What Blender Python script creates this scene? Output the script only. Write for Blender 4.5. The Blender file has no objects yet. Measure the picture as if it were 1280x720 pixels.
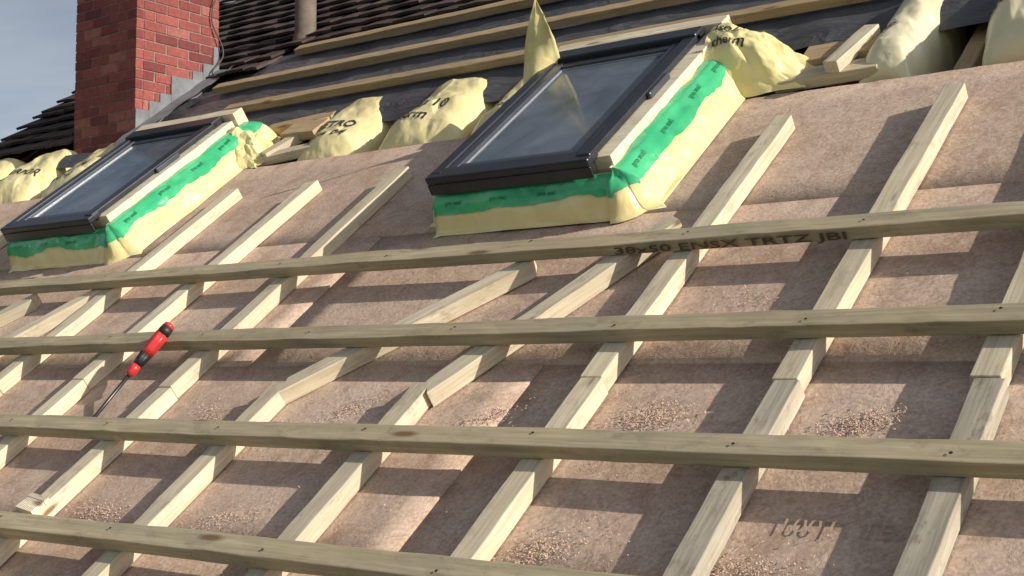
import bpy, bmesh, math, random
from mathutils import Matrix, Vector, noise
random.seed(7)
sc=bpy.context.scene
PITCH=math.radians(37)
c37,s37=math.cos(PITCH),math.sin(PITCH)
Z0=5.5
ROOF=Matrix(((1,0,0,0),(0,c37,-s37,0),(0,s37,c37,Z0),(0,0,0,1)))
def W(u,v,n=0.0): return ROOF@Vector((u,v,n))

# ---------------------------------------------------------------- materials
def newmat(name):
    m=bpy.data.materials.new(name);m.use_nodes=True
    nt=m.node_tree;b=nt.nodes['Principled BSDF']
    return m,nt,b
class NT:
    def __init__(s,nt): s.nt=nt
    def n(s,t,**k):
        x=s.nt.nodes.new(t)
        for a,v in k.items(): setattr(x,a,v)
        return x
    def l(s,a,b): s.nt.links.new(a,b)
    def coord(s,scale=(1,1,1),kind='Object',rnd=False):
        tc=s.n('ShaderNodeTexCoord');mp=s.n('ShaderNodeMapping')
        mp.inputs['Scale'].default_value=scale
        src=tc.outputs[kind]
        if rnd:
            oi=s.n('ShaderNodeObjectInfo');ad=s.n('ShaderNodeVectorMath',operation='ADD')
            ml=s.n('ShaderNodeMath',operation='MULTIPLY');ml.inputs[1].default_value=37.0
            s.l(oi.outputs['Random'],ml.inputs[0]);s.l(src,ad.inputs[0]);s.l(ml.outputs[0],ad.inputs[1]);src=ad.outputs[0]
        s.l(src,mp.inputs['Vector']);return mp.outputs[0]
    def noise(s,vec,scale,detail=4,rough=.6,dist=0):
        x=s.n('ShaderNodeTexNoise');x.inputs['Scale'].default_value=scale;x.inputs['Detail'].default_value=detail
        x.inputs['Roughness'].default_value=rough;x.inputs['Distortion'].default_value=dist
        s.l(vec,x.inputs['Vector']);return x.outputs['Fac']
    def ramp(s,fac,stops):
        r=s.n('ShaderNodeValToRGB');e=r.color_ramp.elements
        while len(e)<len(stops): e.new(.5)
        for el,(p,c) in zip(e,stops):
            el.position=p;el.color=(c[0],c[1],c[2],1) if hasattr(c,'__len__') else (c,c,c,1)
        s.l(fac,r.inputs[0]);return r.outputs[0]
    def mix(s,f,a,b,mode='MIX'):
        m=s.n('ShaderNodeMix',data_type='RGBA',blend_type=mode)
        for sock,v in ((m.inputs[0],f),(m.inputs[6],a),(m.inputs[7],b)):
            if isinstance(v,bpy.types.NodeSocket): s.l(v,sock)
            elif hasattr(v,'__len__'): sock.default_value=(v[0],v[1],v[2],1)
            else: sock.default_value=v
        return m.outputs[2]
    def bump(s,h,strength,dist,prin,prev=None):
        b=s.n('ShaderNodeBump');b.inputs['Strength'].default_value=strength;b.inputs['Distance'].default_value=dist
        s.l(h,b.inputs['Height'])
        if prev is not None: s.l(prev,b.inputs['Normal'])
        s.l(b.outputs[0],prin.inputs['Normal']);return b.outputs[0]

def wood(name,light,dark,weather=0.35,wcol=(.36,.36,.27),stain=.5,knot=.13):
    m,nt,b=newmat(name);N=NT(nt)
    v=N.coord((1.6,26,26),rnd=True)
    g=N.noise(v,2.2,4,.62,.35)
    col=N.ramp(g,[(.25,dark),(.48,[(a+d)/2 for a,d in zip(light,dark)]),(.68,light)])
    w=N.noise(N.coord((1,3,3),rnd=True),3.0,4,.65)
    wf=N.ramp(w,[(.38,0),(.66,weather)])
    col=N.mix(wf,col,wcol)
    sk=N.noise(N.coord((3,90,90),rnd=True),2,3,.6);sf0=N.ramp(sk,[(.3,.76),(.65,1.06)])
    col=N.mix(.8,col,sf0,'MULTIPLY')
    v3=N.coord((3.4,13,13),rnd=True)
    vo=N.n('ShaderNodeTexVoronoi');vo.inputs['Scale'].default_value=1.0;N.l(v3,vo.inputs['Vector'])
    k=N.ramp(vo.outputs['Distance'],[(knot*.45,.85),(knot,0)])
    col=N.mix(k,col,(.17,.09,.045))
    st=N.noise(N.coord((5,11,11),rnd=True),2.5,5,.78)
    sf=N.ramp(st,[(.54,0),(.72,stain)])
    col=N.mix(sf,col,(.18,.145,.10))
    oi=N.n('ShaderNodeObjectInfo');rr=N.ramp(oi.outputs['Random'],[(0,(.80,.795,.78)),(1,(1.0,.985,.96))])
    col=N.mix(1.0,col,rr,'MULTIPLY')
    N.l(col,b.inputs['Base Color']);b.inputs['Roughness'].default_value=.8
    b.inputs['Specular IOR Level'].default_value=.25
    N.bump(g,.5,.002,b)
    return m
M_batten=wood('treated_batten_wood',(.66,.565,.39),(.41,.335,.205),.6,(.42,.395,.295),.55,.14)
M_counter=wood('pine_counter_batten_wood',(.88,.79,.61),(.65,.54,.37),.5,(.56,.51,.41),.5,.10)
M_counter_old=wood('weathered_batten_wood',(.72,.66,.54),(.40,.35,.27),.85,(.37,.345,.295),.9,.12)
M_rafter=wood('rafter_wood',(.62,.47,.29),(.42,.29,.16),.3,(.36,.30,.22))

def board_mat():
    m,nt,b=newmat('wood_fibre_board');N=NT(nt)
    v=N.coord()
    big=N.noise(v,2.3,4,.6);col=N.ramp(big,[(.3,(.52,.37,.285)),(.5,(.63,.465,.365)),(.72,(.72,.565,.465))])
    fine=N.noise(v,140,3,.7);ff=N.ramp(fine,[(.3,.52),(.7,1.15)])
    col=N.mix(.85,col,ff,'MULTIPLY')
    mid=N.noise(v,26,4,.7,.6);mf=N.ramp(mid,[(.42,0),(.75,.5)])
    col=N.mix(mf,col,(.76,.62,.51))
    d=N.noise(v,9,5,.75,1.2);df=N.ramp(d,[(.50,0),(.68,.55)])
    col=N.mix(df,col,(.34,.22,.16))
    st=N.noise(N.coord((2.2,38,1)),2,4,.6,.3);sf=N.ramp(st,[(.58,0),(.72,.3)])
    col=N.mix(sf,col,(.36,.25,.19))
    sc_=N.noise(N.coord((30,9,1)),3,3,.7,1.5);s2=N.ramp(sc_,[(.64,0),(.74,.6)])
    col=N.mix(s2,col,(.80,.68,.58))
    N.l(col,b.inputs['Base Color']);b.inputs['Roughness'].default_value=.88;b.inputs['Specular IOR Level'].default_value=.2
    p=N.bump(fine,.4,.0012,b);N.bump(mid,.6,.004,b,p)
    return m
M_board=board_mat()

def foil(name,c1,c2,rough=.38,wr=1.0):
    m,nt,b=newmat(name);N=NT(nt);v=N.coord()
    n1=N.noise(v,9,3,.5,.8);col=N.ramp(n1,[(.3,c2),(.7,c1)])
    N.l(col,b.inputs['Base Color']);b.inputs['Roughness'].default_value=rough
    N.bump(N.noise(v,22,2,.5,1.2),.30*wr,.006,b)
    b.inputs['Specular IOR Level'].default_value=.5
    return m
M_yel=foil('yellow_membrane_foil',(.88,.79,.42),(.80,.69,.32),.32)
M_bag=foil('insulation_wrap_foil',(.84,.75,.42),(.74,.63,.31),.34)
M_bagw=foil('pale_insulation_wrap_foil',(.82,.76,.54),(.70,.63,.42),.34)
M_green=foil('green_sealing_tape',(.09,.56,.26),(.045,.42,.19),.22,.9)

def plain(name,col,rough=.5,metal=0,noise_amt=.25,ns=20,bump=.2,spec=.5):
    m,nt,b=newmat(name);N=NT(nt);v=N.coord()
    n=N.noise(v,ns,4,.65)
    r=N.ramp(n,[(.3,[x*(1-noise_amt) for x in col]),(.7,[min(1,x*(1+noise_amt)) for x in col])])
    N.l(r,b.inputs['Base Color']);b.inputs['Roughness'].default_value=rough;b.inputs['Metallic'].default_value=metal
    b.inputs['Specular IOR Level'].default_value=spec
    if bump: N.bump(n,bump,.003,b)
    return m
M_alu=plain('dark_grey_aluminium',(.035,.04,.052),.32,.3,.25,9,.05)
M_alu2=plain('sash_inner_profile',(.08,.09,.115),.3,.4,.15,12,.05)  # lighter grey than the covers, painting in highlights on the metal edges
M_gasket=plain('glass_spacer',(.5,.53,.55),.35,.5,.1,30,0)
M_whitewood=wood('pale_window_frame_wood',(.88,.81,.66),(.76,.66,.48),.15)
M_ink=plain('black_print_ink',(.04,.04,.035),.5,0,.3,60,0)
M_inkb=plain('brown_stamp_ink',(.11,.068,.036),.8,0,.6,260,0)
M_inkg=plain('dark_green_print_ink',(.02,.20,.08),.4,0,.3,60,0)
M_inkf=plain('faded_stamp_ink',(.50,.365,.285),.9,0,.3,120,0)
M_lead=plain('lead_flashing',(.17,.18,.195),.65,.1,.25,14,.3)
M_dark=plain('dark_roof_void',(.03,.027,.024),.95,0,.4,10,0)
M_red=plain('red_handle_plastic',(.60,.04,.04),.3,0,.1,20,0)
M_black=plain('black_rubber',(.02,.02,.022),.5,0,.1,20,0)
M_steel=plain('screwdriver_steel',(.07,.07,.075),.35,.7,.1,40,0)
M_pipe=plain('vent_pipe_cement',(.15,.12,.095),.85,0,.35,16,.3)
M_cable=plain('cable_sheath',(.05,.05,.05),.5,0,.1,20,0)
M_mortar=plain('brick_mortar',(.24,.17,.15),.95,0,.3,60,.4)
M_render=plain('house_render',(.42,.39,.34),.9,0,.12,8,.3)

def membrane_mat():
    m,nt,b=newmat('black_roofing_membrane');N=NT(nt);v=N.coord()
    n=N.noise(v,5,4,.65,.5);col=N.ramp(n,[(.3,(.055,.057,.065)),(.7,(.11,.115,.13))])
    d=N.noise(N.coord((2,9,1)),3,5,.75);df=N.ramp(d,[(.5,0),(.75,.35)])
    col=N.mix(df,col,(.22,.21,.20))
    N.l(col,b.inputs['Base Color']);b.inputs['Roughness'].default_value=.45
    h=N.noise(N.coord((1,3,1)),7,3,.6,1.0);N.bump(h,.6,.025,b)
    return m
M_mem=membrane_mat()

def tile_mat():
    m,nt,b=newmat('old_clay_tile');N=NT(nt)
    at=N.n('ShaderNodeAttribute',attribute_name='tint')
    v=N.coord();n=N.noise(v,14,4,.7)
    col=N.ramp(n,[(.3,(.03,.023,.022)),(.55,(.075,.05,.044)),(.75,(.135,.085,.072))])
    li=N.noise(v,30,3,.7);lf=N.ramp(li,[(.60,0),(.75,.5)])
    col=N.mix(lf,col,(.17,.15,.125))
    col=N.mix(1.0,col,at.outputs['Color'],'MULTIPLY')
    N.l(col,b.inputs['Base Color']);b.inputs['Roughness'].default_value=.85
    N.bump(n,.4,.006,b);return m
M_tile=tile_mat()
def brick_mat():
    m,nt,b=newmat('red_brick');N=NT(nt)
    at=N.n('ShaderNodeAttribute',attribute_name='tint');v=N.coord()
    n=N.noise(v,60,4,.7);r=N.ramp(n,[(.3,.68),(.7,1.15)])
    col=N.mix(1.0,at.outputs['Color'],r,'MULTIPLY')
    e=N.noise(v,9,4,.7);ef=N.ramp(e,[(.52,0),(.72,.5)]);col=N.mix(ef,col,(.13,.055,.05))
    N.l(col,b.inputs['Base Color']);b.inputs['Roughness'].default_value=.85
    N.bump(n,.4,.003,b);return m
M_brick=brick_mat()
def glass_mat():
    m,nt,b=newmat('window_glass');N=NT(nt);v=N.coord()
    n=N.noise(v,5,3,.6,.6);col=N.ramp(n,[(.35,(.07,.095,.13)),(.7,(.17,.20,.245))])  # raised base colour paints in part of the pane's sky reflection
    N.l(col,b.inputs['Base Color'])
    d=N.noise(v,35,4,.7);r=N.ramp(d,[(.4,.05),(.8,.30)]);N.l(r,b.inputs['Roughness'])
    b.inputs['IOR'].default_value=1.65
    N.bump(N.noise(v,2.5,1),.05,.01,b)
    return m
M_glass=glass_mat()
def ground_mat():
    m,nt,b=newmat('garden_grass');N=NT(nt);v=N.coord()
    n=N.noise(v,.6,6,.7);col=N.ramp(n,[(.3,(.04,.07,.02)),(.6,(.08,.12,.035)),(.8,(.14,.13,.07))])
    N.l(col,b.inputs['Base Color']);b.inputs['Roughness'].default_value=.95;return m
M_ground=ground_mat()

# ---------------------------------------------------------------- helpers
INV={}
def link(ob,mw,parent=None):
    bpy.context.collection.objects.link(ob)
    if parent is not None:
        ob.parent=parent;ob.matrix_parent_inverse=Matrix.Identity(4)
        ob.matrix_basis=INV[parent.name].inverted()@mw
    else: ob.matrix_basis=mw
    INV[ob.name]=mw
def empty(name,mw):
    e=bpy.data.objects.new(name,None);e.empty_display_size=.1;link(e,mw);return e
def mesh(name,verts,faces,mats,mw,parent=None,smooth=False,fm=None):
    me=bpy.data.meshes.new(name);me.from_pydata([tuple(v) for v in verts],[],faces);me.update()
    if not isinstance(mats,(list,tuple)): mats=[mats]
    for m in mats: me.materials.append(m)
    if smooth:
        for p in me.polygons: p.use_smooth=True
    ob=bpy.data.objects.new(name,me);link(ob,mw,parent);return ob
def bevel(ob,w,seg=2):
    b=ob.modifiers.new('bevel','BEVEL');b.width=w;b.segments=seg;b.limit_method='ANGLE';b.angle_limit=math.radians(40)
def boxv(x0,x1,y0,y1,z0,z1):
    return [(x0,y0,z0),(x1,y0,z0),(x1,y1,z0),(x0,y1,z0),(x0,y0,z1),(x1,y0,z1),(x1,y1,z1),(x0,y1,z1)]
BF=[(0,3,2,1),(4,5,6,7),(0,1,5,4),(1,2,6,5),(2,3,7,6),(3,0,4,7)]
def box(name,x0,x1,y0,y1,z0,z1,mat,mw,parent=None,bv=.002):
    cx,cy,cz=(x0+x1)/2,(y0+y1)/2,(z0+z1)/2
    ob=mesh(name,boxv(x0-cx,x1-cx,y0-cy,y1-cy,z0-cz,z1-cz),BF,mat,mw@Matrix.Translation((cx,cy,cz)),parent)
    if bv: bevel(ob,bv)
    return ob
def beam(name,p0,p1,width,thick,nb,mat,parent=None,bow=.0,dn=0.0,seed=None,cut=(0,0)):
    if seed is None: seed=random.random()*100
    d=Vector((p1[0]-p0[0],p1[1]-p0[1]));L=d.length;a=math.atan2(d.y,d.x)
    mw=ROOF@Matrix.Translation((p0[0],p0[1],nb))@Matrix.Rotation(a,4,'Z')
    segs=max(4,int(L/.05));V=[];F=[]
    for i in range(segs+1):
        t=i/segs;x=t*L
        oy=bow*math.sin(math.pi*t)+.0032*noise.noise(Vector((x*1.3,seed,0)))
        oz=dn*t+.0018*noise.noise(Vector((x*2.1,seed,5)))
        for q,(y,z) in enumerate(((-width/2,0),(width/2,0),(width/2,thick),(-width/2,thick))):
            xx=x
            if i==0: xx+=cut[0]*y
            if i==segs: xx+=cut[1]*y
            e=.0013*noise.noise(Vector((x*16,seed,q*7.)))+.0014*noise.noise(Vector((x*5,seed,q*3.+30)))
            V.append((xx,y+oy+e,z+(oz+e if z>0 else dn*t)))
        if i:
            b=(i-1)*4
            for k in range(4):
                k2=(k+1)%4;F.append((b+k,b+4+k,b+4+k2,b+k2))
    F.append((0,1,2,3));e=segs*4;F.append((e+3,e+2,e+1,e))
    ob=mesh(name,V,F,mat,mw,parent)
    bm=bmesh.new();bm.from_mesh(ob.data);bmesh.ops.recalc_face_normals(bm,faces=bm.faces);bm.to_mesh(ob.data);bm.free()
    bevel(ob,.002);return ob
def textmesh(s,size,bold=.016):
    cu=bpy.data.curves.new('txt','FONT');cu.body=s;cu.size=size;cu.resolution_u=2
    cu.offset=size*bold
    o=bpy.data.objects.new('txt',cu);bpy.context.collection.objects.link(o)
    bpy.context.view_layer.update()
    dg=bpy.context.evaluated_depsgraph_get();me=bpy.data.meshes.new_from_object(o.evaluated_get(dg))
    bpy.data.objects.remove(o)
    bm=bmesh.new();bm.from_mesh(me);bmesh.ops.triangulate(bm,faces=bm.faces)
    for _ in range(2):
        lg=[e for e in bm.edges if e.calc_length()>size*.22]
        if lg: bmesh.ops.subdivide_edges(bm,edges=lg,cuts=1);bmesh.ops.triangulate(bm,faces=bm.faces)
    V=[v.co.copy() for v in bm.verts];F=[tuple(x.index for x in f.verts) for f in bm.faces];bm.free()
    return V,F
def hsh(i,j,s):
    x=math.sin(i*127.1+j*311.7+s*74.7)*43758.5453;return x-math.floor(x)
def crum(x,y,s):
    """piecewise-planar height: flat facets meeting in sharp folds (crumpled foil)"""
    xr=x*.83+y*.56;yr=-x*.56+y*.83
    xr+=.35*noise.noise(Vector((x*.9,y*.9,s)));yr+=.35*noise.noise(Vector((x*.9,y*.9,s+7)))
    i=math.floor(xr);j=math.floor(yr);a=xr-i;b=yr-j
    if a+b<1: h=hsh(i,j,s)*(1-a-b)+hsh(i+1,j,s)*a+hsh(i,j+1,s)*b
    else: h=hsh(i+1,j+1,s)*(a+b-1)+hsh(i,j+1,s)*(1-a)+hsh(i+1,j,s)*(1-b)
    return h*2-1

# ---------------------------------------------------------------- ground and house
g=mesh('ground',[(-400,-400,0),(400,-400,0),(400,400,0),(-400,400,0)],[(0,1,2,3)],M_ground,Matrix.Identity(4))
house=empty('house',Matrix.Translation((-2,5,0)))
U0,U1=-5.42,1.8;VR=6.6
def prof(v,n): p=W(0,v,n);return (p.y,p.z)
a=prof(.45,-.27);r=prof(VR,-.27);back=(2*r[0]-a[0],a[1])
pts=[(a[0],0),a,r,back,(back[0],0)]
V=[(U0+.08,y,z) for y,z in pts]+[(U1-.08,y,z) for y,z in pts]
F=[(4,3,2,1,0),(5,6,7,8,9)]+[(i,(i+1)%5,5+(i+1)%5,5+i) for i in range(5)]
mesh('walls',V,F,M_render,Matrix.Identity(4),house)
rt=W(0,VR,.02);V=[(U0,rt.y,rt.z),(U1,rt.y,rt.z),(U1,back[0]+.4,back[1]),(U0,back[0]+.4,back[1])]
mesh('rear_roof_slope',V,[(3,2,1,0)],M_tile,Matrix.Identity(4),house)
box('roof_deck',U0+.02,U1,.3,VR-.05,-.24,-.20,M_dark,ROOF,house,0)
box('fascia_board',U0,U1,.24,.28,-.22,.0,M_rafter,ROOF,house)
box('verge_board',U0-.03,U0,.25,VR,-.22,.0,M_pipe,ROOF,house)
for i,u in enumerate([-5.3,-4.95,-4.62,-4.2,-3.87,-3.52,-3.15,-2.80,-2.44,-2.12,-1.60,-1.30,-.985,-.61,-.25,.1,.5,.9,1.3]):
    beam('rafter_%d'%(i+1),(u,.35),(u,3.78),.045,.16,-.199,M_rafter,house)
seams=[.22,.60,1.10,1.655,2.215,2.76]
def sheet(u0,u1,v0,v1,k):
    V=[];F=[];nu=max(2,int((u1-u0)/.08));nv=max(2,int((v1-v0)/.08))
    if v1>2.7: nu*=3
    for j in range(nv+1):
        for i in range(nu+1):
            x=u0+(u1-u0)*i/nu;y=v0+(v1-v0)*j/nv
            ex=min(i,nu-i,j,nv-j)
            z=.0025*noise.noise(Vector((x*1.6,y*1.6,k)))+(.0015 if ex==0 else 0)
            if v1>2.7 and j==nv: y+=.006*noise.noise(Vector((x*9,3,k)))+.004*noise.noise(Vector((x*40,3,k)))
            V.append((x,y,z-.002*(k%2)))
    q=nu+1
    for j in range(nv):
        for i in range(nu): F.append((j*q+i,j*q+i+1,(j+1)*q+i+1,(j+1)*q+i))
    ob=mesh('sheathing_board_%d'%k,V,F,M_board,ROOF,house,True)
    s=ob.modifiers.new('s','SOLIDIFY');s.thickness=.022;s.offset=-1
k=1
for j in range(5):
    cuts=[U0+.01]+[[-3.9,-1.95,-.05],[-4.6,-2.62,-.72],[-3.3,-1.47,.6],[-4.4,-2.3,-.35],[-3.72,-1.85,.2]][j]+[U1]
    for i in range(len(cuts)-1):
        sheet(cuts[i]+.0016,cuts[i+1]-.0016,seams[j]+.0018,seams[j+1]-.0018,k);k+=1

# ---------------------------------------------------------------- tiles
def tiles(name,regions,parent):
    V=[];F=[];C=[]
    tw,gauge,tl=.165,.10,.16
    for (ua,ub,va,vb,nb) in regions:
        row=0;v=va
        while v<vb:
            u=ua+(tw/2 if row%2 else 0)-tw/2
            while u<ub:
                x0=max(u,ua);x1=min(u+tw-.004,ub)
                if x1-x0>.02:
                    j1=random.uniform(-.004,.004);j2=random.uniform(-.003,.006);dz=random.uniform(-.002,.004)
                    camb=.004
                    b=len(V);xm=(x0+x1)/2
                    for zt in (0,.012):
                        for (yy,zz) in ((v+j1,.030+j2),(v+tl+j1,.004)):
                            V.extend([(x0,yy,nb+zz+zt+dz),(xm,yy,nb+zz+zt+camb),(x1,yy,nb+zz+zt-dz)])
                    F+= [(b+6,b+7,b+10,b+9),(b+7,b+8,b+11,b+10),(b+0,b+1,b+7,b+6),(b+1,b+2,b+8,b+7),(b+0,b+6,b+9,b+3),(b+2,b+5,b+11,b+8)]
                    t=random.uniform(.55,1.25);cc=(t*random.uniform(.95,1.1),t,t*random.uniform(.9,1.05),1)
                    C+= [cc]*6
                u+=tw
            row+=1;v+=gauge
    ob=mesh(name,V,F,M_tile,ROOF,parent)
    ca=ob.data.color_attributes.new('tint','FLOAT_COLOR','CORNER')
    for p,cc in zip(ob.data.polygons,C):
        for li in p.loop_indices: ca.data[li].color=cc
    return ob
tiles('roof_tiles',[(U0-.03,U1,3.80,VR,.02),(U0-.03,-3.98,3.60,3.80,.022),(U0-.03,-4.70,3.14,3.60,.02)],house)
# ---------------------------------------------------------------- membrane above opening
V=[];F=[];nu,nv=300,36;ua,ub,va,vb=-4.66,1.8,3.00,3.88
for j in range(nv+1):
    for i in range(nu+1):
        u=ua+(ub-ua)*i/nu;t=j/nv;v=va+(vb-va)*t
        fix=min(1,min(abs(v-3.185),abs(v-3.445),abs(v-3.72))/.06)
        z=.035+fix*(.014*noise.noise(Vector((u*2.2,v*5,1)))+.007*noise.noise(Vector((u*9,v*14,4)))-.006)
        if t<.14:
            q=(1-t/.14);z-=.026*q*q+q*.02*noise.noise(Vector((u*4,0,9)));v+=q*.022*noise.noise(Vector((u*3.1,7,2)))
        V.append((u,v,z))
q=nu+1
for j in range(nv):
    for i in range(nu):
        cu=ua+(ub-ua)*(i+.5)/nu;cv=va+(vb-va)*(j+.5)/nv
        if cu<-4.29 and cv>3.08 : continue
        F.append((j*q+i,j*q+i+1,(j+1)*q+i+1,(j+1)*q+i))
mem=mesh('roofing_membrane',V,F,M_mem,ROOF,None,True)

# ---------------------------------------------------------------- battens
CT=.035;BT=.027;CW=.046;BW=.047
def CB(p0,p1,mat=M_counter,**k): return beam('counter_batten',p0,p1,CW,CT,.002,mat,**k)
def straight(u,top,joint=1.55,mat_lo=M_counter,mat_up=M_counter,du=.0,cut=0):
    CB((u+du*.3,.35),(u,joint-.0015),mat_lo)
    CB((u-.005,joint+.0015),(u+du,top),mat_up,cut=(0,cut))
straight(.10,2.6,1.5);straight(.5,2.6,1.55)
straight(-.265,2.6,1.52,M_counter_old,M_counter_old)
straight(-.61,2.62,1.565,M_counter_old,M_counter,.004)
straight(-.925,2.60,1.56,M_counter_old,M_counter,.004,.2)
straight(-1.30,2.555,1.565,M_counter,M_counter,.0,.3)
CB((-1.68,.35),(-1.683,1.55));CB((-1.665,1.535),(-1.385,2.12),cut=(.5,.2))
CB((-2.075,.35),(-2.08,1.545));CB((-2.065,1.54),(-1.68,1.99),cut=(.7,.4))
straight(-2.44,2.54,1.53,M_counter,M_counter,-.004)
straight(-2.80,2.52,1.56,M_counter,M_counter,.01,-.3)
straight(-3.15,2.54,1.54,M_counter,M_counter,.0)
CB((-3.50,.35),(-3.51,1.52));CB((-3.50,1.52),(-3.20,2.0),cut=(.5,.2))
CB((-3.88,.35),(-3.89,1.52));CB((-3.87,1.52),(-3.50,1.97),cut=(.7,.4))
straight(-4.25,2.5,1.55);straight(-4.62,2.5,1.55);straight(-4.98,2.5,1.55);straight(-5.3,2.5,1.55)
NB=.0395
bA=beam('roof_batten',(-5.4,2.008),(1.7,2.001),BW,BT,NB,M_batten,bow=-.006)
bB=beam('roof_batten',(-5.4,1.684),(1.7,1.686),BW,BT,NB,M_batten,bow=.004)
bC=beam('roof_batten',(-5.4,1.364),(1.7,1.364),BW,BT,NB,M_batten,bow=-.003)
bD=beam('roof_batten',(-5.4,1.052),(1.7,1.057),BW,BT,NB,M_batten)
beam('roof_batten',(-5.4,.72),(1.7,.72),BW,BT,NB,M_batten)
beam('roof_batten',(-3.76,3.185),(1.7,3.18),.045,BT,.045,M_rafter)
beam('roof_batten',(-4.07,3.445),(1.7,3.44),.045,BT,.045,M_rafter)
beam('roof_batten',(-3.84,3.72),(1.7,3.715),.045,BT,.045,M_rafter)
V,F=textmesh('38x50 ENSX TRTZ JBI',.021)
wd=max(v.x for v in V)
sx=.50/wd
mw=ROOF@Matrix.Translation((-1.455,2.003-BW/2-.0085,NB+.0045))
mesh('grade_stamp',[(v.x*sx,-.0005,v.y*1.1) for v in V],F,M_inkb,mw,bA)
V,F=textmesh('100T  TE',.045,.0)
mesh('board_stamp',[(v.x,v.y,.0) for v in V],F,M_inkf,ROOF@Matrix.Translation((-.84,1.25,.0028)),house)

NV=[];NF=[]
for bv,(v0) in enumerate((2.003,1.686,1.362,1.054)):
    for u in (-.265,-.61,-.925,-1.30,-1.68,-2.08,-2.44,-2.80,-3.15):
        u2=u+random.uniform(-.012,.012);v2=v0+random.uniform(-.01,.01);b=len(NV)
        for i in range(8): NV.append((u2+.0030*math.cos(i*math.pi/4),v2+.0030*math.sin(i*math.pi/4),NB+BT+.0026))
        NF.append(tuple(range(b,b+8)))
mesh('nail_heads',NV,NF,M_steel,ROOF,house)

# ---------------------------------------------------------------- insulation
def roll(name,u0,v0,w,L,nb,hgt,mat,text=None,tsize=.05,rot=0.0,seed=0,tpos=(-.8,.35),trot=0):
    def S(s,t,off=0):
        a=abs(s);e=max(0,1-a**2.8)**.5
        endf=min(1,max(0,t)/.25)**.5*min(1,max(0,1-t)/.1)**.5 if 0<t<1 else 0
        r=.30+.70*endf
        x=s*w/2*(.86+.14*endf);y=t*L
        n1=noise.noise(Vector((x*6+seed,y*3.5,seed)))
        k1=crum(x*13,y*7,seed);k2=crum(x*30+y*8,y*20,seed+3);k3=crum(x*55,y*40,seed+6)
        z=hgt*e*r*(1+.10*n1)+(.011*k1+.0045*k2+.0015*k3)*(.4+.6*e)
        return Vector((x+.006*n1+.004*k2,y+.010*n1-.03*(1-e)*(1 if t<.5 else -1),z+off))
    V=[];F=[];ns,nt_=90,90
    for j in range(nt_+1):
        for i in range(ns+1): V.append(S(-1+2*i/ns,j/nt_))
    q=ns+1
    for j in range(nt_):
        for i in range(ns): F.append((j*q+i,j*q+i+1,(j+1)*q+i+1,(j+1)*q+i))
    mw=ROOF@Matrix.Translation((u0,v0,nb))@Matrix.Rotation(rot,4,'Z')
    ring=[i for i in range(ns+1)]+[j*q+ns for j in range(1,nt_+1)]+[nt_*q+i for i in range(ns-1,-1,-1)]+[j*q for j in range(nt_-1,0,-1)]
    b=len(V)
    for i in ring: p=V[i];V.append(Vector((p.x*.93,p.y*.96+.01,-.10)))
    m=len(ring)
    for i in range(m): F.append((ring[i],b+i,b+(i+1)%m,ring[(i+1)%m]))
    ob=mesh(name,V,F,mat,mw,None,True)
    if text:
        for k,line in enumerate(text):
            TV,TF=textmesh(line,tsize);vs=[]
            for v in TV:
                s=tpos[0]+v.x/(w/2);t=tpos[1]+(v.y-k*tsize*1.1)/L
                s=max(-.97,min(.97,s));t=max(.02,min(.98,t));vs.append(S(s,t,.0028))
            mesh('printed_lettering',vs,TF,M_ink,mw,ob)
    return ob
roll('insulation_roll',-3.00,2.765,.27,.38,-.05,.088,M_bag,['RETRO','isola 04'],.055,.04,1,(-.72,.40))
roll('insulation_roll',-2.62,2.765,.32,.38,-.05,.095,M_bag,['SOL 10','therm'],.060,-.04,2,(-.7,.40))
roll('insulation_roll',-2.29,2.78,.25,.36,-.05,.080,M_bag,['isola'],.05,.03,3,(-.7,.35))
roll('insulation_roll',-4.42,2.78,.30,.36,-.06,.09,M_bag,['ISO 04','therm'],.06,0,4,(-.8,.42))
roll('insulation_roll',-4.79,2.765,.30,.38,-.05,.100,M_bag,['ENERPOR','isola'],.055,0,5,(-.9,.42))
roll('insulation_roll',-5.15,2.77,.30,.38,-.06,.11,M_bag,['THERM','isola'],.06,0,6,(-.8,.45))
roll('insulation_roll',-1.15,2.79,.15,.36,-.05,.105,M_bagw,['iso'],.035,-.05,7,(-.6,.42))
roll('insulation_roll',-.825,2.78,.22,.40,-.05,.135,M_bagw,['THERM','isola'],.045,.03,8,(-.85,.42))
roll('insulation_roll',-.43,2.80,.28,.40,-.06,.14,M_bagw,['SOL'],.08,0,9)
roll('insulation_roll',-3.67,2.96,.45,.22,-.07,.09,M_bag,None,seed=12)
def off(u,v,n,L,w,t,a,mat=M_rafter):
    d=Vector((math.cos(a),math.sin(a)))*L
    beam('timber_offcut',(u,v),(u+d.x,v+d.y),w,t,n,mat)
off(-3.25,2.80,.0,.26,.045,.03,1.15,M_counter)
off(-3.30,2.80,-.01,.26,.04,.03,.15,M_counter)
off(-3.26,2.96,.01,.17,.09,.03,-.1)
off(-3.42,3.02,.0,.30,.05,.03,.1)
off(-1.42,2.81,-.01,.26,.06,.03,.06,M_counter)
off(-1.38,2.91,.0,.22,.09,.03,.05)
off(-1.265,2.79,.02,.2,.04,.03,1.35,M_counter)
off(-.80,2.82,-.05,.4,.05,.03,.02)

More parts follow.
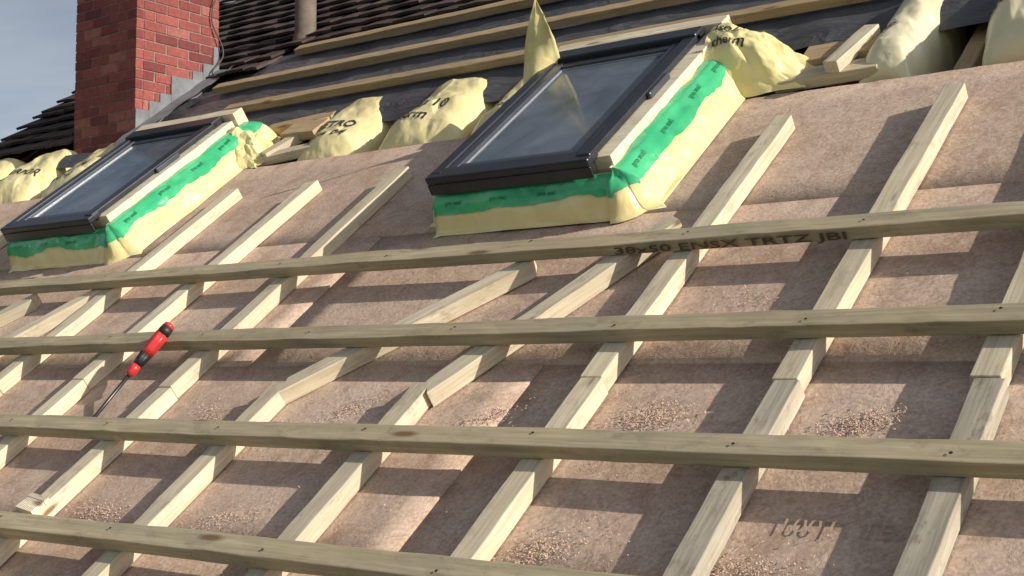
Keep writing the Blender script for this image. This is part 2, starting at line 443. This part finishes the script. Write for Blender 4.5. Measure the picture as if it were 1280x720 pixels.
# ---------------------------------------------------------------- roof windows
def roof_window(u0,v0,w,l,seed,flap=False,puff='big'):
    base=ROOF@Matrix.Translation((u0,v0,0))
    root=empty('roof_window',base)
    def B(name,x0,x1,y0,y1,z0,z1,mat,bv=.002): return box(name,x0,x1,y0,y1,z0,z1,mat,base,root,bv)
    B('frame_side_left',.008,.05,.02,l-.002,.0,.118,M_whitewood);B('frame_side_right',w-.05,w-.002,.02,l-.002,.0,.124,M_whitewood)
    B('frame_bottom',.052,w-.052,.022,.07,.0,.112,M_whitewood);B('frame_top',.052,w-.052,l-.06,l-.004,.0,.118,M_whitewood)
    R=w-.040
    B('cover_left',0,.034,.0,l-.03,.1195,.142,M_alu,.004);B('cover_right',R-.038,R,.0,l-.03,.1255,.144,M_alu,.004)
    B('cover_bottom',-.004,R+.003,-.020,.030,.121,.1405,M_alu,.004)
    B('cover_bottom_front',-.004,R+.003,-.020,-.014,.092,.1205,M_alu,.002)
    B('cover_top',.0,R,l-.056,l-.002,.122,.150,M_alu,.005)
    B('hinge_cap_right',R+.0005,R+.012,l*.45,l*.62,.121,.140,M_alu2,.003)
    B('latch_housing',-.030,-.003,l*.48,l*.70,.06,.122,M_alu2,.010)
    B('side_flashing_left',-.018,-.004,.02,l*.96,.03,.117,M_alu,.003)
    B('sash_left',.0345,.062,.031,l-.057,.1195,.136,M_alu2,.003);B('sash_right',R-.068,R-.0385,.031,l-.057,.1195,.136,M_alu2,.003)
    B('sash_bottom',.0625,R-.0685,.031,.056,.1195,.134,M_alu2,.003);B('sash_top',.0625,R-.0685,l-.085,l-.057,.1195,.134,M_alu2,.003)
    gx0,gx1,gy0,gy1=.0625,R-.0685,.0565,l-.0855
    B('spacer_left',gx0,gx0+.005,gy0,gy1,.118,.1275,M_gasket,0);B('spacer_right',gx1-.005,gx1,gy0,gy1,.118,.1275,M_gasket,0)
    B('spacer_bottom',gx0+.0055,gx1-.0055,gy0,gy0+.005,.118,.1275,M_gasket,0);B('spacer_top',gx0+.0055,gx1-.0055,gy1-.005,gy1,.118,.1275,M_gasket,0)
    B('glass',gx0+.0055,gx1-.0055,gy0+.0055,gy1-.0055,.116,.1245,M_glass,0)
    path=[];x0,x1,y0,y1=0.004,w-.002,0.006,l
    def seg(a,b,n,nrm):
        for i in range(n):
            t=i/n;path.append((a[0]+(b[0]-a[0])*t,a[1]+(b[1]-a[1])*t,nrm))
    def corner(cx,cy,a0):
        for i in range(8):
            a=a0+math.pi/2*i/8;path.append((cx,cy,(math.cos(a)*1.2,math.sin(a)*1.2)))
    seg((x0,y0),(x1,y0),110,(0,-1));corner(x1,y0,-math.pi/2)
    seg((x1,y0),(x1,y1),140,(1,0));corner(x1,y1,0)
    seg((x1,y1),(x0,y1),50,(0,1));corner(x0,y1,math.pi/2)
    seg((x0,y1),(x0,y0),60,(-1,0));corner(x0,y0,math.pi)
    def pr(t):
        pts=[(.100,.001),(.088,.010),(.070,.040),(.050,.066),(.022,.084),(-.006,.088)]
        x=t*(len(pts)-1);i=min(int(x),len(pts)-2);f_=x-i
        return pts[i][0]*(1-f_)+pts[i+1][0]*f_,pts[i][1]*(1-f_)+pts[i+1][1]*f_
    def C(px,py,nr,t,off=0):
        o,z=pr(t)
        if nr[0]>.3: z*=1.14
        if nr[1]<-.3: o*=.66
        if nr[0]<-.3: o*=.6
        k=math.sin(math.pi*min(1,max(0,t*.9+.08)))
        a=noise.noise(Vector((px*6+seed,py*6,t*1.2)))
        al=px if abs(nr[1])>.5 else py
        al+=.3*(nr[0]*nr[1])
        c=crum(al*13+(px+py)*2,t*1.6,seed);c2=crum(al*34,t*3.2,seed+5);c3=crum(al*60+t*4,t*7,seed+11)
        dd=k*(.007*a+.0095*c+.0036*c2+.0014*c3)+off
        o+=dd*.7;z+=dd*.8
        if t>.02: z=max(z,.003)
        return Vector((px+nr[0]*o,py+nr[1]*o,z))
    def strip(name,t0f,t1f,mat,off,rows):
        V=[];F=[];m=len(path)
        for j in range(rows+1):
            for i,(px,py,nr) in enumerate(path):
                t0=t0f(px,py,nr);t1=t1f(px,py,nr);V.append(C(px,py,nr,t0+(t1-t0)*j/rows,off))
        for j in range(rows):
            for i in range(m): F.append((j*m+i,j*m+(i+1)%m,(j+1)*m+(i+1)%m,(j+1)*m+i))
        return mesh(name,V,F,mat,base,root,True)
    strip('yellow_membrane_collar',lambda *a:0,lambda *a:1,M_yel,0,30)
    def low(px,py,nr):
        b=.50 if nr[0]>.3 else .47
        return b+.17*noise.noise(Vector((px*6+seed,py*6,3)))+.03*noise.noise(Vector((px*45,py*45,seed)))
    strip('green_tape',low,lambda px,py,nr:.95+.10*noise.noise(Vector((px*10,py*10,seed+9))),M_green,.0028,14)
    def tapetext(s,side,st,tt,size):
        TV,TF=textmesh(s,size);vs=[]
        for v in TV:
            if side=='b': p=C(min(max(st+v.x,0),w),y0,(0,-1),tt+v.y*7.5,.0052)
            else: p=C(x1,min(max(st+v.x,0),l),(1,0),tt+v.y*7.0,.0052)
            vs.append(p)
        mesh('tape_lettering',vs,TF,M_inkg,base,root)
    for s_ in (.03,.17,.31): tapetext('pro seal','b',s_,.60,.015)
    for s_ in (.04,.20,.36,.50): tapetext('pro seal','r',s_,.66,.017)
    beam('head_timber',(u0-.01,v0+l+.028),(u0+w+.01,v0+l+.03),.05,.06,.085,M_counter,root)
    def fold(xa,xb,ya,yb,zt,sd,txt=None,tsz=.05,tp=(0,0)):
        def S(s,t,o=0):
            x=xa+(xb-xa)*s
            wd=1-.45*s**1.6
            yc=(ya+yb)/2-.035*s*s;hw=(yb-ya)/2*wd
            q=2*t-1
            arch=max(0,1-abs(q)**1.7)**.80
            pf=(1-s**1.7)**.85 if s<1 else 0
            a=noise.noise(Vector((s*2+sd,t*2.2,1)))
            c=crum(s*4.2,t*3.4,sd);c2=crum(s*9+t*3,t*7,sd+4);c3=crum(s*20,t*16,sd+8)
            m=min(1,arch*2.2)*(.35+.65*pf)
            z=zt*arch*pf*(1+.15*a)+m*(.020*c+.009*c2+.0035*c3)
            return Vector((x+.012*a+.008*c2,yc+q*hw+.016*crum(s*5,t*3,sd+2),max(.002+.004*abs(c2),z)+o))
        V=[];F=[];n=90
        for j in range(n+1):
            for i in range(n+1): V.append(S(i/n,j/n))
        for j in range(n):
            for i in range(n): F.append((j*(n+1)+i,j*(n+1)+i+1,(j+1)*(n+1)+i+1,(j+1)*(n+1)+i))
        mesh('folded_membrane',V,F,M_yel,base,root,True)
        if txt:
            for k,line in enumerate(txt):
                TV,TF=textmesh(line,tsz);vs=[]
                for v in TV:
                    s=tp[0]+v.x/(xb-xa);t=tp[1]+(v.y-k*tsz*1.2)/(yb-ya)
                    vs.append(S(min(.99,max(.01,s)),min(.98,max(.02,t)),.0032))
                mesh('printed_lettering',vs,TF,M_ink,base,root)
    if puff=='big':
        fold(w-.012,w+.25,l-.17,l+.085,.150,3.1,['isola','therm'],.040,(.06,.50))
    else:
        fold(w+.002,w+.165,l-.15,l+.07,.110,6.3)
    if flap:
        V=[];F=[];R_=20;K=14
        A=Vector((-.065,l-.14,.03));Bv=Vector((.042,l-.055,.11));T=Vector((.052,l-.07,.33))
        for j in range(R_+1):
            t=j/R_
            for i in range(K+1):
                s=i/K;p=A.lerp(Bv,s);p=p.lerp(T,t**.95)
                bl=.008*math.sin(3.1*s*(1-t)+t*2)+.016*crum(s*2.2*(1-t*.6),t*3.1,2.2)+.005*crum(s*5,t*8,4.2)
                V.append(p+Vector((.024*math.sin(math.pi*t)*(-1+s*1.6)+.3*bl,-bl,.0)))
        for j in range(R_):
            for i in range(K): F.append((j*(K+1)+i,j*(K+1)+i+1,(j+1)*(K+1)+i+1,(j+1)*(K+1)+i))
        ob=mesh('membrane_flap',V,F,M_yel,base,root,True);s=ob.modifiers.new('s','SOLIDIFY');s.thickness=.0008
    return root
roof_window(-2.095,2.250,.51,.67,1.0,True,'big')
roof_window(-3.93,2.255,.51,.64,4.0,False,'small')

# ---------------------------------------------------------------- chimney
p0=W(-4.29,3.12,0);CX1=-4.29;CX0=-4.69;CY0=p0.y;CY1=CY0+.417;CZ0=p0.z-.45;CZ1=p0.z+1.9
chim=empty('brick_chimney',Matrix.Translation(((CX0+CX1)/2,(CY0+CY1)/2,CZ0)))
I4=Matrix.Identity(4)
mesh('mortar_core',boxv(CX0+.003,CX1-.003,CY0+.003,CY1-.003,CZ0,CZ1),BF,M_mortar,I4,chim)
V=[];F=[];C=[]
ch=.036;mj=.0045
def brick(x0,x1,y0,y1,z0,z1):
    b=len(V);j=lambda:random.uniform(-.0008,.0012)
    V.extend(boxv(x0+j(),x1+j(),y0+j(),y1+j(),z0,z1));F.extend([tuple(b+i for i in f) for f in BF])
    h=random.random();base_=(.29,.070,.060) if h<.6 else ((.20,.043,.040) if h<.85 else (.35,.12,.10))
    k=random.uniform(.8,1.15);C.extend([(base_[0]*k,base_[1]*k,base_[2]*k,1)]*6)
row=0;z=CZ0
while z<CZ1:
    bl=.112;D=.036
    for face in range(4):
        st=(row+face)%2
        Lx=(CX1-CX0) if face%2==0 else (CY1-CY0)-2*D-.004
        tot=Lx;cuts=[]
        x=0 if not st else -bl/2
        while x<tot-.01:
            a_=max(x,0);b_=min(x+bl-mj,tot)
            if b_-a_>.02: cuts.append((a_,b_))
            x+=bl+.002
        if cuts and tot-cuts[-1][1]>0.0: cuts[-1]=(cuts[-1][0],tot)
        for a_,b_ in cuts:
            if face==0: brick(CX0+a_,CX0+b_,CY0,CY0+D,z,z+ch)
            elif face==2: brick(CX0+a_,CX0+b_,CY1-D,CY1,z,z+ch)
            elif face==1: brick(CX1-D,CX1,CY0+D+.002+a_,CY0+D+.002+b_,z,z+ch)
            else: brick(CX0,CX0+D,CY0+D+.002+a_,CY0+D+.002+b_,z,z+ch)
    z+=ch+mj;row+=1
ob=mesh('brickwork',V,F,M_brick,I4,chim);bevel(ob,.002,2)
ca=ob.data.color_attributes.new('tint','FLOAT_COLOR','CORNER')
for p,cc in zip(ob.data.polygons,C):
    for li in p.loop_indices: ca.data[li].color=cc
mesh('chimney_cap',boxv(CX0-.04,CX1+.04,CY0-.04,CY1+.04,CZ1+.002,CZ1+.08),BF,M_pipe,I4,chim)
V=[];F=[];course=(ch+mj);tanp=math.tan(PITCH)
y=CY0;i=0;UP=.15
while y<CY1-.005:
    zr=p0.z+(y-CY0)*tanp
    ztop=CZ0+math.ceil((zr+UP-CZ0)/course)*course
    yn=min(CY1,CY0+((ztop+course-UP)-p0.z)/tanp)
    yn=max(yn,y+.02);yn=min(yn,CY1)
    zr2=p0.z+(yn-CY0)*tanp
    b=len(V);x=CX1+.0035+(.0014 if i%2 else 0);e=.006 if yn<CY1 else 0
    V+=[(x,y,zr-.03),(x,yn+e,zr2-.03),(x,yn+e,ztop),(x,y,ztop-.002)]
    F.append((b,b+1,b+2,b+3));y=yn;i+=1
ob=mesh('stepped_lead_flashing',V,F,M_lead,I4,chim);s=ob.modifiers.new('s','SOLIDIFY');s.thickness=.0022;s.offset=1
V=[];F=[];n=24
for j in range(n+1):
    for i in range(5):
        V.append((CX1+.001+.022*i,3.02+.66*j/n,.062-.002*i+.006*noise.noise(Vector((i*.6,j*.5,2)))))
for j in range(n):
    for i in range(4): F.append((j*5+i,j*5+i+1,(j+1)*5+i+1,(j+1)*5+i))
mesh('lead_soaker',V,F,M_lead,ROOF,chim,True)
def cable(name,pts,r,mat,parent=None):
    cu=bpy.data.curves.new(name,'CURVE');cu.dimensions='3D';cu.bevel_depth=r;cu.bevel_resolution=2
    sp=cu.splines.new('BEZIER');sp.bezier_points.add(len(pts)-1)
    for b_,p in zip(sp.bezier_points,pts): b_.co=p;b_.handle_left_type=b_.handle_right_type='AUTO'
    cu.materials.append(mat);o=bpy.data.objects.new(name,cu);link(o,Matrix.Identity(4),parent);return o
cable('aerial_cable',[(CX1+.02,CY1-.10,CZ1),(CX1+.012,CY1-.04,CZ1-.6),(CX1+.03,CY1-.02,p0.z+.75),(CX1+.012,CY1-.05,p0.z+.6),(CX1+.03,CY1+.0,p0.z+.45),tuple(W(-4.25,3.62,.06)),tuple(W(-4.2,3.70,.06))],.003,M_cable,chim)

# ---------------------------------------------------------------- vent pipe
pp=W(-3.985,3.90,0)
V=[];F=[];n=28;H=1.2;rings=[(.045,-.1),(.045,H),(.038,H),(.038,H-.1)]
for r_,z in rings:
    for i in range(n): V.append((r_*math.cos(2*math.pi*i/n),r_*math.sin(2*math.pi*i/n),z))
for j in range(3):
    for i in range(n): F.append((j*n+i,j*n+(i+1)%n,(j+1)*n+(i+1)%n,(j+1)*n+i))
pipe=mesh('vent_pipe',V,F,M_pipe,Matrix.Translation(pp),None,True)
V=[];F=[]
for r_,z in ((.049,.07),(.052,.05),(.066,.03),(.09,.0)):
    for i in range(n):
        a=2*math.pi*i/n;V.append((r_*math.cos(a),r_*math.sin(a),z+math.sin(a)*r_*tanp*(1 if r_>.06 else .2)))
for j in range(3):
    for i in range(n): F.append((j*n+i,j*n+(i+1)%n,(j+1)*n+(i+1)%n,(j+1)*n+i))
mesh('pipe_collar',V,F,M_pipe,Matrix.Translation(pp),pipe,True)

# ---------------------------------------------------------------- screwdriver
tip=Vector((-2.640,1.440,.004));end=Vector((-2.548,1.700,.096))
d=(end-tip);L=d.length;d.normalize()
q=d.to_track_quat('Z','Y').to_matrix().to_4x4()
sd=empty('screwdriver',ROOF@Matrix.Translation(tip)@q)
def lathe(name,prof,mat,n=20,lobes=0):
    V=[];F=[]
    for r_,z in prof:
        for i in range(n):
            a=2*math.pi*i/n;rr=r_*(1+(.09*math.cos(a*lobes) if lobes else 0));V.append((rr*math.cos(a),rr*math.sin(a),z))
    for j in range(len(prof)-1):
        for i in range(n): F.append((j*n+i,j*n+(i+1)%n,(j+1)*n+(i+1)%n,(j+1)*n+i))
    F.append(tuple(range(n-1,-1,-1)));F.append(tuple(range((len(prof)-1)*n,len(prof)*n)))
    return mesh(name,V,F,mat,ROOF@Matrix.Translation(tip)@q,sd,True)
h0=L-.150
lathe('shaft',[(.0030,0),(.0062,.006),(.0046,.018),(.0046,h0+.01)],M_steel)
lathe('handle_collar',[(.0075,h0-.006),(.0115,h0+.002),(.0125,h0+.014),(.0105,h0+.026)],M_red)
lathe('handle_grip_lower',[(.0105,h0+.0261),(.0125,h0+.038),(.0138,h0+.058)],M_black,24,6)
lathe('handle_grip',[(.0140,h0+.0582),(.0150,h0+.075),(.0155,h0+.095),(.0152,h0+.118)],M_red,24,6)
lathe('handle_end',[(.0153,h0+.1182),(.0156,h0+.128),(.0145,h0+.138)],M_black,24,0)
lathe('handle_cap',[(.0144,h0+.1382),(.0125,h0+.147),(.007,h0+.150)],M_red,24,0)

# ---------------------------------------------------------------- notched packer + shavings
V=[];F=[]
for i in range(9):
    b=len(V);V+=boxv(i*.008,i*.008+.0055,-.018,.014,.0,.012);F+=[tuple(b+k for k in f) for f in BF]
b=len(V);V+=boxv(-.001,.071,.0142,.026,.0,.0125);F+=[tuple(b+k for k in f) for f in BF]
mesh('notched_packer',V,F,M_whitewood,ROOF@Matrix.Translation((-2.475,1.125,.0385))@Matrix.Rotation(-.15,4,'Z'))
M_shav=plain('board_shavings',(.62,.455,.35),.9,0,.3,90,0)
V=[];F=[]
cl=[(-1.16,1.50,.055,.03,600),(-.79,1.495,.05,.022,600),(-1.20,1.17,.05,.03,420),(-.86,1.165,.06,.02,320),(-1.50,1.49,.04,.02,200),(-1.86,1.505,.05,.02,220),(-1.93,1.17,.08,.02,160),(-2.30,1.16,.06,.02,260),(-2.26,1.48,.05,.02,100),(-1.1,1.85,.07,.03,60),(-.42,1.5,.05,.04,180),(-1.0,1.12,.25,.1,160),(-1.4,1.6,.8,.3,300)]
for (cu,cv,su,sv,nn) in cl:
    ang=random.uniform(-.3,.6)
    for _ in range(nn):
        gx=random.gauss(0,su*.6);gy=random.gauss(0,sv*.6)
        if random.random()<.3: gx*=1.8;gy*=1.8
        u=cu+gx*math.cos(ang)-gy*math.sin(ang);v=cv+gx*math.sin(ang)+gy*math.cos(ang)
        a=random.gauss(.9,.9);Ls=random.uniform(.0012,.006)*(2.2 if random.random()<.08 else 1);w_=random.uniform(.0005,.0022);z=.0012+random.random()*.0015;rz=random.uniform(0,.002)
        dx,dy=math.cos(a)*Ls,math.sin(a)*Ls;px,py=-math.sin(a)*w_,math.cos(a)*w_
        b=len(V)
        V+=[(u,v,z),(u+px,v+py,z+.0006),(u+dx*.5,v+dy*.5,z+rz),(u+dx*.5+px,v+dy*.5+py,z+rz+.0006),(u+dx,v+dy,z),(u+dx+px,v+dy+py,z)]
        F+=[(b,b+2,b+3,b+1),(b+2,b+4,b+5,b+3)]
mesh('wood_shavings',V,F,M_shav,ROOF)

# ---------------------------------------------------------------- light
sroof=Vector((3.0,1.0,1.0)).normalized()
sw=(ROOF.to_3x3()@sroof).normalized()
elev=math.asin(sw.z);azi=math.atan2(sw.x,sw.y)
sl=bpy.data.lights.new('sun','SUN');sl.energy=5.0;sl.angle=math.radians(.5);sl.color=(1,.915,.77)
so=bpy.data.objects.new('sun',sl);bpy.context.collection.objects.link(so)
so.rotation_euler=(-sw).to_track_quat('-Z','Y').to_euler();so.location=(10,5,15)
w=bpy.data.worlds.new('World');sc.world=w;w.use_nodes=True;nt=w.node_tree;N=NT(nt)
bg=nt.nodes['Background'];sky=N.n('ShaderNodeTexSky',sky_type='NISHITA')
sky.sun_disc=False;sky.sun_elevation=elev;sky.sun_rotation=azi;sky.altitude=50;sky.air_density=1.0;sky.dust_density=1.5
tc=N.n('ShaderNodeTexCoord');mp=N.n('ShaderNodeMapping');mp.inputs['Scale'].default_value=(1,1,3);N.l(tc.outputs['Generated'],mp.inputs[0])
nz=N.noise(mp.outputs[0],2.6,5,.55,.3);cf=N.ramp(nz,[(.36,.2),(.62,.9)])
bw=N.n('ShaderNodeRGBToBW');N.l(sky.outputs[0],bw.inputs[0])
ml=N.n('ShaderNodeMath',operation='MULTIPLY');ml.inputs[1].default_value=2.1;N.l(bw.outputs[0],ml.inputs[0])
cc=N.n('ShaderNodeCombineColor')
for i,f_ in enumerate((.94,.98,1.08)):
    m2=N.n('ShaderNodeMath',operation='MULTIPLY');m2.inputs[1].default_value=f_;N.l(ml.outputs[0],m2.inputs[0]);N.l(m2.outputs[0],cc.inputs[i])
mixc=N.mix(cf,sky.outputs[0],cc.outputs[0]);N.l(mixc,bg.inputs[0]);bg.inputs[1].default_value=.075
# ---------------------------------------------------------------- camera
cx=Vector((0.798,0.4808,-0.3627));cz=Vector((0.601,-0.6776,0.4240)).normalized()
cx=(cx-cz*cx.dot(cz)).normalized();cy=cz.cross(cx)
cm=Matrix(((cx.x,cy.x,cz.x,0),(cx.y,cy.y,cz.y,0),(cx.z,cy.z,cz.z,1.21),(0,0,0,1)))
cam=bpy.data.cameras.new('camera');cam.sensor_width=36;cam.lens=36*1656/1280;cam.clip_start=.05;cam.clip_end=2000
co=bpy.data.objects.new('camera',cam);bpy.context.collection.objects.link(co);co.matrix_world=ROOF@cm;sc.camera=co
sc.view_settings.view_transform='Standard';sc.view_settings.look='None';sc.view_settings.exposure=0
